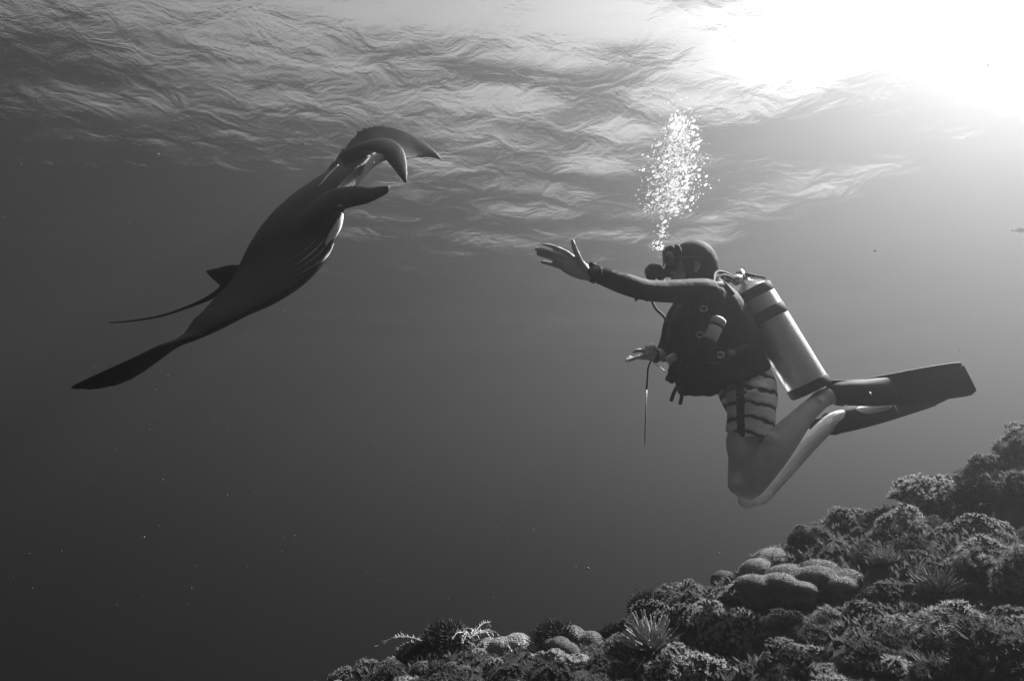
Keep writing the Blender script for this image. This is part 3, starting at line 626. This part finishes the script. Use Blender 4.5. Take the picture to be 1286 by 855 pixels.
# ================================================================== corals
def leafy_mat(name, c0, c1, trans=.35, scale=6):
    m = bpy.data.materials.new(name); m.use_nodes = True; nt = m.node_tree; N = nt.nodes.new; L = nt.links.new
    b = nt.nodes['Principled BSDF']; out = nt.nodes['Material Output']; b.inputs['Roughness'].default_value = .8; b.inputs['Specular IOR Level'].default_value = .15
    oi = N('ShaderNodeObjectInfo'); tc = N('ShaderNodeTexCoord'); nz = N('ShaderNodeTexNoise'); nz.inputs['Scale'].default_value = scale; nz.inputs['Detail'].default_value = 5
    L(tc.outputs['Object'], nz.inputs['Vector'])
    mm = N('ShaderNodeMath'); mm.operation = 'MULTIPLY_ADD'; L(oi.outputs['Random'], mm.inputs[0]); mm.inputs[1].default_value = .35; L(nz.outputs['Fac'], mm.inputs[2])
    cr = N('ShaderNodeValToRGB'); cr.color_ramp.elements[0].position = .42; cr.color_ramp.elements[0].color = (c0, c0, c0, 1); cr.color_ramp.elements[1].position = .95; cr.color_ramp.elements[1].color = (c1, c1, c1, 1)
    L(mm.outputs[0], cr.inputs[0]); L(cr.outputs[0], b.inputs['Base Color'])
    t = N('ShaderNodeBsdfTranslucent'); mx = N('ShaderNodeMixShader'); mx.inputs[0].default_value = trans
    L(cr.outputs[0], t.inputs['Color']); L(b.outputs[0], mx.inputs[1]); L(t.outputs[0], mx.inputs[2]); L(mx.outputs[0], out.inputs['Surface'])
    return m
STALK = leafy_mat('coral_stalk', .02, .06, .15); TIP = leafy_mat('coral_polyp', .10, .38, .35); TIP2 = leafy_mat('coral_polyp_dim', .03, .11, .35)
DARKC = leafy_mat('dark_bush_coral', .012, .04, .2); PALEC = leafy_mat('pale_branch', .3, .6, .3); MOUND = leafy_mat('leather_coral_skin', .06, .2, .1, 26); PLATE = leafy_mat('ridged_coral_skin', .07, .24, .1, 18)
def with_bump(m, scale, dist, strength=1):
    nt = m.node_tree; N = nt.nodes.new; L = nt.links.new
    vo = N('ShaderNodeTexVoronoi'); vo.inputs['Scale'].default_value = scale; tc = N('ShaderNodeTexCoord'); bp = N('ShaderNodeBump'); bp.invert = True
    bp.inputs['Strength'].default_value = strength; bp.inputs['Distance'].default_value = dist; L(tc.outputs['Object'], vo.inputs['Vector']); L(vo.outputs['Distance'], bp.inputs['Height']); L(bp.outputs[0], nt.nodes['Principled BSDF'].inputs['Normal'])
with_bump(MOUND, 170, .006); with_bump(PLATE, 110, .008)

class Soup:
    # plain vertex/face lists with a material index for each face
    def __init__(s): s.v, s.f, s.m = [], [], []
    def tube(s, a, b, r0, r1, mi=0, n=3):
        t = (b - a).normalized(); x = t.orthogonal().normalized(); y = t.cross(x); k = len(s.v)
        for c, r in ((a, r0), (b, r1)):
            for j in range(n): s.v.append(c + (x * math.cos(6.283 * j / n) + y * math.sin(6.283 * j / n)) * r)
        for j in range(n): s.f.append((k + j, k + (j + 1) % n, k + n + (j + 1) % n, k + n + j)); s.m.append(mi)
    def blade(s, a, d, up, ln, w, bend, mi=1):
        # a thin curved tapering tentacle: two quads and a tip
        x = d.cross(up); x = x.normalized() if x.length > 1e-4 else d.orthogonal().normalized()
        p1 = a + d * (ln * .5) + up * (bend * ln * .18); p2 = a + d * (ln * .92) + up * (bend * ln * .5); k = len(s.v)
        s.v += [a - x * w * .5, a + x * w * .5, p1 + x * w * .55, p1 - x * w * .55, p2]
        s.f += [(k, k + 1, k + 2, k + 3), (k + 3, k + 2, k + 4)]; s.m += [mi, mi]
    def mesh(s, name, mats):
        me = bpy.data.meshes.new(name); me.from_pydata(s.v, [], s.f); me.update()
        for m in mats: me.materials.append(m)
        me.polygons.foreach_set('material_index', s.m); return me

def soft_coral(seed, n=120, tent=7, tlen=.30, tw=.045, squash=.8, spread=1.0, bend=.6, mats=(STALK, TIP)):
    # a rounded colony of stalked polyps, each a star of tentacles; radius about 1
    q = random.Random(seed); S = Soup()
    for i in range(n):
        z = 1 - (i + .5) / n * 1.08; a = i * 2.39996 + q.uniform(-.3, .3); r = math.sqrt(max(0, 1 - min(1, z * z)))
        d = Vector((r * math.cos(a) * spread, r * math.sin(a) * spread, max(z, -.05))).normalized()
        lump = .8 + .35 * noise.noise(d * 1.7 + Vector((seed, 0, 0))) + q.uniform(-.1, .08)
        p = Vector((d.x, d.y, d.z * squash)) * lump; root_ = p * q.uniform(.3, .5)
        S.tube(root_, p, .05, .028, 0)
        u = (d + Vector((q.uniform(-.35, .35), q.uniform(-.35, .35), q.uniform(-.1, .4)))).normalized(); x = u.orthogonal().normalized(); y = u.cross(x); ph = q.uniform(0, 6)
        for k in range(tent):
            b = ph + 6.283 * k / tent + q.uniform(-.2, .2); h = x * math.cos(b) + y * math.sin(b)
            S.blade(p, (h + u * q.uniform(.5, 1.6)).normalized(), u, tlen * q.uniform(.7, 1.2), tw, -bend * q.uniform(.2, 1))
    return S.mesh('soft_coral', mats)

def anemone(seed, n=90, ln=.75, mats=(STALK, TIP)):
    # long tentacles that fan out of one base
    q = random.Random(seed); S = Soup()
    for i in range(n):
        z = 1 - (i + .5) / n * .95; a = i * 2.39996; r = math.sqrt(1 - z * z); d = Vector((r * math.cos(a), r * math.sin(a), z * .9 + .12)).normalized()
        p = d * .25; L_ = ln * q.uniform(.75, 1.2); dr = Vector((q.uniform(-.25, .25), q.uniform(-.25, .25), q.uniform(-.1, .3)))
        m1 = p + d * L_ * .5; m2 = m1 + (d + dr).normalized() * L_ * .5
        S.tube(p, m1, .035, .032, 1, 4); S.tube(m1, m2, .032, .018, 1, 4)
    return S.mesh('anemone', mats)

def bush(seed, n=420, mats=(DARKC, DARKC)):
    # dense dark bush of fine forked twigs
    q = random.Random(seed); S = Soup()
    for i in range(n):
        z = 1 - (i + .5) / n * 1.15; a = i * 2.39996; r = math.sqrt(max(0, 1 - min(1, z * z))); d = Vector((r * math.cos(a), r * math.sin(a), z)).normalized()
        p = d * q.uniform(.2, .6); e = d * q.uniform(.8, 1.02) + Vector((0, 0, .08)); S.tube(p, e, .03, .012, 0)
        for k in range(5):
            h = (d + Vector((q.uniform(-1, 1), q.uniform(-1, 1), q.uniform(-.6, 1)))).normalized(); S.blade(p.lerp(e, q.uniform(.4, 1)), h, d, q.uniform(.12, .26), .03, .2, 1)
    return S.mesh('bush_coral', mats)

def feather(seed, mats=(PALEC, PALEC)):
    # a spray of thin arching branches with short side twigs
    q = random.Random(seed); S = Soup()
    for i in range(7):
        a = q.uniform(-.9, .9) + (math.pi if i % 2 else 0); d = Vector((math.cos(a), math.sin(a) * .5, q.uniform(.15, .7))).normalized(); p = Vector((0, 0, 0)); L_ = q.uniform(.6, 1.1)
        for k in range(9):
            d2 = (d + Vector((q.uniform(-.12, .12), q.uniform(-.12, .12), -.06 * k * .5))).normalized(); e = p + d2 * (L_ / 9); S.tube(p, e, .013 - .001 * k, .012 - .001 * k, 0)
            for s in range(3):
                h = (d2 + Vector((q.uniform(-1, 1), q.uniform(-1, 1), q.uniform(-.5, 1)))).normalized(); S.blade(p.lerp(e, q.random()), h, Vector((0, 0, 1)), q.uniform(.05, .13), .014, .1, 1)
            p, d = e, d2
    return S.mesh('feathery_hydroid', mats)

def mound(seed, lobes, fuzz=2600, mats=(MOUND, TIP)):
    # smooth rounded lobes grown together, with a nap of tiny polyps; lobes: (x, y, z, r)
    bm = bmesh.new(); q = random.Random(seed)
    for x, y, z, r in lobes: ball(bm, Vector((x, y, z)), (r, r, r * .85), None, 20)
    for x, y, z, r in lobes: ball(bm, Vector((x, y, z - r * .8)), (r * .8, r * .8, r * .9), None, 12)
    me = remesh(bm, 'mound', .008, 4)
    S = Soup(); S.v = [v.co.copy() for v in me.vertices]; S.f = [tuple(p.vertices) for p in me.polygons]; S.m = [0] * len(S.f)
    ps = list(me.polygons)
    for i in range(fuzz):
        p = ps[q.randrange(len(ps))]
        if p.normal.z < -.2: continue
        S.tube(p.center - p.normal * .002, p.center + (p.normal + Vector((q.uniform(-.4, .4), q.uniform(-.4, .4), q.uniform(-.2, .3)))) * q.uniform(.002, .0055), .0011, .0006, 1, 3)
    bpy.data.meshes.remove(me)
    out = S.mesh('leather_coral', mats); return out

def plate(seed):
    # low encrusting head with wandering ridges and furrows
    q = random.Random(seed); bm = bmesh.new()
    for k in range(9): ball(bm, Vector((q.uniform(-.2, .2), q.uniform(-.1, .1), q.uniform(0, .05))), (q.uniform(.07, .12), q.uniform(.06, .1), q.uniform(.05, .085)), None, 16)
    me = remesh(bm, 'plate_coral', .007, 5); nr = [v.normal.copy() for v in me.vertices]
    for v, n in zip(me.vertices, nr):
        r = 1 - abs(noise.noise(v.co * 19 + Vector((seed, 0, 0)))) * 2.2; r2 = noise.noise(v.co * 60)
        v.co += n * (.014 * r + .006 * r2)
    me.polygons.foreach_set('use_smooth', [True] * len(me.polygons)); me.materials.append(PLATE); return me

ALL_SPOTS = []
def on_reef(px, py):
    # the point of the reef slope that lies under pixel px, py
    d = at(px, py, 1)
    t = .9
    while t < 6:
        p = d * t
        if p.z < ground(p.x, p.y): return p
        t += .01
    p = at(px, py, 3.3); return Vector((p.x, p.y, ground(p.x, p.y)))
def plant(name, me, loc, scale, label, cat, group=None, rz=0, tilt=(0, 0), sz=1.0, smooth=False):
    o = bpy.data.objects.new(name, me); COL.objects.link(o); o.location = loc
    o.rotation_euler = (tilt[0], tilt[1], rz); o.scale = (scale, scale, scale * sz)
    ALL_SPOTS.append((loc[0], loc[1], scale)); return tag(o, label, cat, group)

def build_reef():
    q = random.Random(11)
    # ---- the colonies one can single out
    lobes = [(-.30, .0, .05, .085), (-.20, -.03, .06, .085), (-.11, .06, .10, .095), (.0, .0, .09, .10), (.11, -.03, .08, .09), (.21, .08, .10, .085), (.09, .13, .13, .10), (.23, -.03, .07, .06), (-.03, .18, .12, .08), (.05, -.09, .05, .07), (-.12, -.08, .03, .06), (.16, .18, .12, .07), (.29, .02, .05, .05)]
    me = mound(1, lobes, 16000)
    p = on_reef(1030, 752); plant('leather_coral', me, p + Vector((0, 0, .02)), 1.0, 'cluster of smooth rounded leather coral lobes on the reef slope', 'coral', rz=.1, sz=.7); me.polygons.foreach_set('use_smooth', [True] * len(me.polygons))
    me2 = mound(2, [(-.1, 0, .05, .10), (.03, .03, .08, .13), (.14, 0, .05, .09)], 3500); me2.polygons.foreach_set('use_smooth', [True] * len(me2.polygons))
    p = on_reef(985, 716); plant('leather_coral', me2, p + Vector((0, .12, -.07)), .95, 'long low leather coral mound just above the rounded lobe cluster', 'coral', rz=.3)
    p = on_reef(918, 722); plant('leather_coral', me2, p + Vector((0, .05, -.02)), .55, 'small dark rounded coral knob on the reef crest below the diver', 'coral', rz=1.9)
    pl = plate(5)
    for px, py, s, rz, lab in ((605, 812, .95, .2, 'ruffled plate coral at the low end of the reef'), (668, 800, .8, 1.5, 'pale ridged plate coral next to the dark round bush'), (708, 832, .55, 2.2, 'small rounded plate coral below the ridged one')):
        p = on_reef(px, py); plant('plate_coral', pl, p + Vector((0, 0, -.01)), s, lab, 'coral', rz=rz)
    rnd = mound(3, [(-.09, 0, .06, .08), (.02, 0, .08, .09), (.10, .02, .07, .08)], 1500, (PLATE, TIP)); rnd.polygons.foreach_set('use_smooth', [True] * len(rnd.polygons))
    for px, py, s, lab in ((722, 800, .95, 'pale rounded coral head beside the dark round bush'), (655, 790, 1.0, 'pale lumpy coral head behind the plate corals'), (706, 829, .7, 'small pale coral boulder among the soft corals near the reef foot')):
        p = on_reef(px, py)
        plant('coral_head', rnd, p, s, lab, 'coral', rz=s * 3)
    bs = bush(7)
    for px, py, s, lab in ((698, 782, .155, 'round black bush coral standing dark against the water'), (560, 792, .15, 'dark bush coral under the pale feathery branches'), (522, 818, .12, 'black bush coral at the lowest end of the reef'), (812, 752, .10, 'small dark bush coral on the crest between pale corals'),
                           (770, 790, .08, 'tiny dark bush coral in the notch of the crest'), (1235, 640, .11, 'dark bush coral high on the slope under the crest'), (1010, 690, .07, 'small dark bush coral behind the leather coral')):
        p = on_reef(px, py)
        plant('bush_coral', bs, p + Vector((0, .02, s * .35)), s, lab, 'coral', 'dark bush corals', rz=px)
    fe = feather(3)
    for px, py, s, rz, lab in ((545, 775, .30, .2, 'pale feathery hydroid arching over the dark bush coral'), (618, 782, .22, 2.0, 'thin branching hydroid between the bush corals'), (590, 776, .24, 1.1, 'sparse pale hydroid spray behind the plate coral')):
        p = on_reef(px, min(py + 20, 850)) ; plant('feathery_hydroid', fe, p + Vector((0, 0, .10)), s, lab, 'hydroid', 'feathery hydroids', rz=rz)
    an = anemone(2); an2 = anemone(9, 70, .6)
    for px, py, s, lab in ((1112, 708, .085, 'bright spiky anemone coral above the lobed leather coral'), (820, 818, .16, 'large spiky anemone coral fanning out beside the plate corals'), (1085, 690, .05, 'tiny spiky anemone by the bright one'), 
                           (1180, 745, .10, 'spiky anemone among the dark soft corals up the slope')):
        p = on_reef(px, py); plant('anemone', an if s > .08 else an2, p, s, lab, 'anemone', 'spiky anemones', rz=px * .1)
    # ---- soft corals, colony by colony
    protos = [soft_coral(21, 230, 8, .22, .022, .9), soft_coral(22, 280, 8, .17, .02, .8, 1.0, .3), soft_coral(23, 170, 9, .30, .022, .95, 1.0, .8), soft_coral(24, 300, 7, .15, .022, .7), soft_coral(25, 230, 8, .24, .022, .9, 1.0, .5, (STALK, TIP2)), soft_coral(26, 260, 9, .18, .02, .75, 1.0, .2, (STALK, TIP2)),
              soft_coral(27, 430, 8, .14, .014, .85), soft_coral(28, 520, 8, .11, .013, .75, 1.0, .3), soft_coral(29, 380, 9, .19, .013, .9, 1.0, .8), soft_coral(30, 560, 7, .10, .014, .65), soft_coral(31, 430, 8, .15, .014, .85, 1.0, .5, (STALK, TIP2)), soft_coral(32, 480, 9, .12, .013, .7, 1.0, .2, (STALK, TIP2))]
    LM = [(o, o.location.copy()) for o in COL.objects if o.get('category') in ('coral', 'hydroid', 'anemone') and not o.parent]
    N_ = 0; tries = 0; used = set()
    MARK = {}; NAMES = {'leather_coral': ['the lobed leather coral', 'the long leather coral mound', 'the small dark coral knob'], 'plate_coral': ['the ruffled plate coral', 'the ridged plate coral', 'the small plate coral'],
            'coral_head': ['the rounded coral head', 'the lumpy coral head', 'the small coral boulder'], 'bush_coral': ['the round black bush coral', 'the bush coral under the hydroid', 'the lowest bush coral', 'the bush coral on the crest', 'the tiny bush coral', 'the high dark bush coral', 'the bush coral behind the leather coral'],
            'feathery_hydroid': ['the arching hydroid', 'the thin hydroid', 'the sparse hydroid'], 'anemone': ['the bright spiky anemone', 'the large fanning anemone', 'the tiny anemone', 'the upper spiky anemone']}
    for o, _ in LM:
        k = o.name.split('.'); MARK[o.name] = NAMES[k[0]][int(k[1]) if len(k) > 1 else 0]
    while N_ < 290 and tries < 9000:
        tries += 1
        x = q.uniform(-1.6, 3.9); y = q.uniform(1.5, 3.75)
        u = (x / y) * 786 + 643
        if u < 20 or u > 1340: continue
        s = q.choice((q.uniform(.05, .09), q.uniform(.10, .15), q.uniform(.12, .19))) * (1.0 if x > .3 else .75)
        if x < -.6: s *= .75
        if any((x - a) ** 2 + (y - b) ** 2 < ((s + c) * .56) ** 2 for a, b, c in ALL_SPOTS if c < .4): continue
        if any((x - a) ** 2 + (y - b) ** 2 < (.26) ** 2 for a, b, c in ALL_SPOTS if c >= .55): continue
        i = q.randrange(6); kind = ('feathery pale', 'fuzzy pale', 'long-armed pale', 'short-tufted pale', 'feathery grey', 'fuzzy grey')[i]
        kind = ('small ' if s < .075 else 'large ' if s > .125 else '') + kind
        for lm, lp in sorted(LM, key=lambda t: (t[1].x - x) ** 2 + (t[1].y - y) ** 2)[:9]:
            dx, dy = x - lp.x, y - lp.y; far = math.hypot(dx, dy)
            zone = ('close in front of ' if dy < 0 and abs(dy) > abs(dx) else 'close behind ' if abs(dy) > abs(dx) else 'upslope of ' if dx > 0 else 'downslope of ') if far < .6 else ('well upslope of ' if dx > 0 else 'well downslope of ')
            zone += MARK[lm.name]
            if (kind, zone) not in used: break
        used.add((kind, zone))
        h = ground(x, y); gx = (ground(x + .1, y) - ground(x - .1, y)) / .2
        plant('soft_coral', protos[i + (6 if s > .1 else 0)], Vector((x, y, h - s * .05)), s, '%s soft coral %s' % (kind, zone), 'soft coral', 'soft corals on the reef slope', rz=q.uniform(0, 6.28), tilt=(q.uniform(-.25, .25), -.5 * math.atan(gx) + q.uniform(-.2, .2)), sz=q.uniform(.8, 1.15))
        N_ += 1
    # ---- the turf of small polyps between them
    S = Soup()
    for i in range(30000):
        x = q.uniform(-2.6, 3.9); y = q.uniform(1.35, 3.9); z = ground(x, y)
        if noise.noise(Vector((x * 3, y * 3, 4))) < -.25: continue
        d = Vector((q.uniform(-.6, .6), q.uniform(-.6, .6), 1)).normalized(); b = Vector((x, y, z - .004)); ln = q.uniform(.012, .05) * (1.3 if x > .5 else 1)
        for k in range(3): S.blade(b, (d + Vector((q.uniform(-.7, .7), q.uniform(-.7, .7), 0))).normalized(), Vector((0, 0, 1)), ln, ln * .22, -.3, 1)
    o = bpy.data.objects.new('polyp_turf', S.mesh('polyp_turf', (STALK, TIP2))); COL.objects.link(o); tag(o, 'short turf of tiny polyps covering the rock between the corals', kind='stuff')
build_reef()
# ================================================================== air bubbles, drifting particles, a far fish
def build_bubbles():
    q = random.Random(5); bm = bmesh.new()
    def add(px, py, d, r):
        c = at(px, py, d); M = Matrix.Translation(c) @ Matrix.Diagonal((r * q.uniform(.9, 1.3), r * q.uniform(.9, 1.3), r * q.uniform(.6, .95), 1))
        bmesh.ops.create_icosphere(bm, subdivisions=2 if r > .006 else 1, radius=1, matrix=M)
    for i in range(2600):   # the big cloud, widest half way up
        t = q.random(); py = 150 + 118 * t; w = (12 + 22 * math.sin(math.pi * min(1, .28 + .62 * (1 - t))) ** 2)
        cx = 846 + 8 * math.sin(2.2 * (1 - t)) - 10 * t
        cl = noise.noise(Vector((cx * .03, py * .05, i % 7))) * 9
        big = q.random() < .05
        add(cx + cl + q.gauss(0, .5) * w, py + q.gauss(0, 5), 2.9 + q.gauss(0, .07), q.uniform(.005, .010) if big else abs(q.gauss(.0, .0020)) + .0012)
    for i in range(60): add(850 + q.gauss(0, 22), 146 - abs(q.gauss(0, 22)), 2.95 + q.gauss(0, .1), abs(q.gauss(0, .0016)) + .0009)   # stragglers above it
    for i in range(110):    # the thin trail that rises from the regulator
        t = q.random(); add(829 + 4 * math.sin(t * 5) + q.gauss(0, 4), 262 + 52 * t, 2.88 + q.gauss(0, .02), abs(q.gauss(0, .0032)) + .0013)
    m = bpy.data.materials.new('air_bubble'); m.use_nodes = True; nt = m.node_tree; nt.nodes.clear(); N = nt.nodes.new; L = nt.links.new
    out = N('ShaderNodeOutputMaterial'); g = N('ShaderNodeBsdfGlossy'); g.inputs['Roughness'].default_value = .18; g.inputs['Color'].default_value = (.95,) * 3 + (1,)
    d = N('ShaderNodeBsdfTranslucent'); d.inputs['Color'].default_value = (.95,) * 3 + (1,); t = N('ShaderNodeBsdfTransparent'); df = N('ShaderNodeBsdfDiffuse'); df.inputs['Color'].default_value = (.95,) * 3 + (1,)
    a = N('ShaderNodeMixShader'); a.inputs[0].default_value = .35; b = N('ShaderNodeMixShader'); b.inputs[0].default_value = .3; c = N('ShaderNodeMixShader'); fr = N('ShaderNodeLayerWeight'); fr.inputs[0].default_value = .8
    L(d.outputs[0], a.inputs[1]); L(df.outputs[0], a.inputs[2]); L(a.outputs[0], b.inputs[1]); L(g.outputs[0], b.inputs[2]); L(fr.outputs['Facing'], c.inputs[0]); L(t.outputs[0], c.inputs[1]); L(b.outputs[0], c.inputs[2]); L(c.outputs[0], out.inputs['Surface'])
    me = to_mesh(bm, 'air_bubbles'); o = link('air_bubbles', me, m); tag(o, 'rising cloud of bright air bubbles above the diver', kind='stuff')
build_bubbles()
def build_motes():
    q = random.Random(8); bm = bmesh.new()
    for i in range(300):
        d = q.uniform(1.0, 5.5); px, py = q.uniform(0, 1286), q.uniform(0, 760)
        r = d * q.uniform(.0003, .0008) * (2.0 if q.random() < .05 else 1)
        p = at(px, py, d)
        if p.z < ground(p.x, p.y) + .2: continue
        M = Matrix.Translation(p) @ Matrix.Diagonal((r * q.uniform(.6, 1.6), r, r * q.uniform(.6, 1.6), 1)); bmesh.ops.create_icosphere(bm, subdivisions=1, radius=1, matrix=M)
    o = link('drifting_particles', to_mesh(bm, 'drifting_particles'), mat('plankton', .2, .8, .1)); tag(o, 'tiny pale particles drifting in the water', kind='stuff')
build_motes()
def build_fish():
    b = bmesh.new(); c = at(1281, 289, 9.0); M = Matrix.Translation(c)
    loft(b, [c + Vector(v) for v in ((.10, 0, .012), (.06, 0, .006), (0, 0, 0), (-.06, 0, -.01), (-.085, 0, -.014))], [(.008, .012), (.018, .032), (.022, .04), (.008, .014), (.003, .008)], n=10)
    F = root('small_fish', c, 'tiny dark fish far off near the edge of the picture', 'fish')
    part('body', to_mesh(b, 'body'), mat('fish_skin', .008, .8, .05), F)
    b = bmesh.new(); t = c + Vector((-.08, 0, -.013)); v = [b.verts.new(t + Vector(p)) for p in ((0, .003, 0), (-.05, 0, .03), (-.035, .002, 0), (-.05, 0, -.032), (0, -.003, 0))]
    b.faces.new((v[0], v[1], v[2])); b.faces.new((v[0], v[2], v[3])); b.faces.new((v[4], v[2], v[1])); b.faces.new((v[4], v[3], v[2]))
    part('tail_fin', to_mesh(b, 'tail_fin'), mat('fish_fin', .01, .8, .05), F)
build_fish()
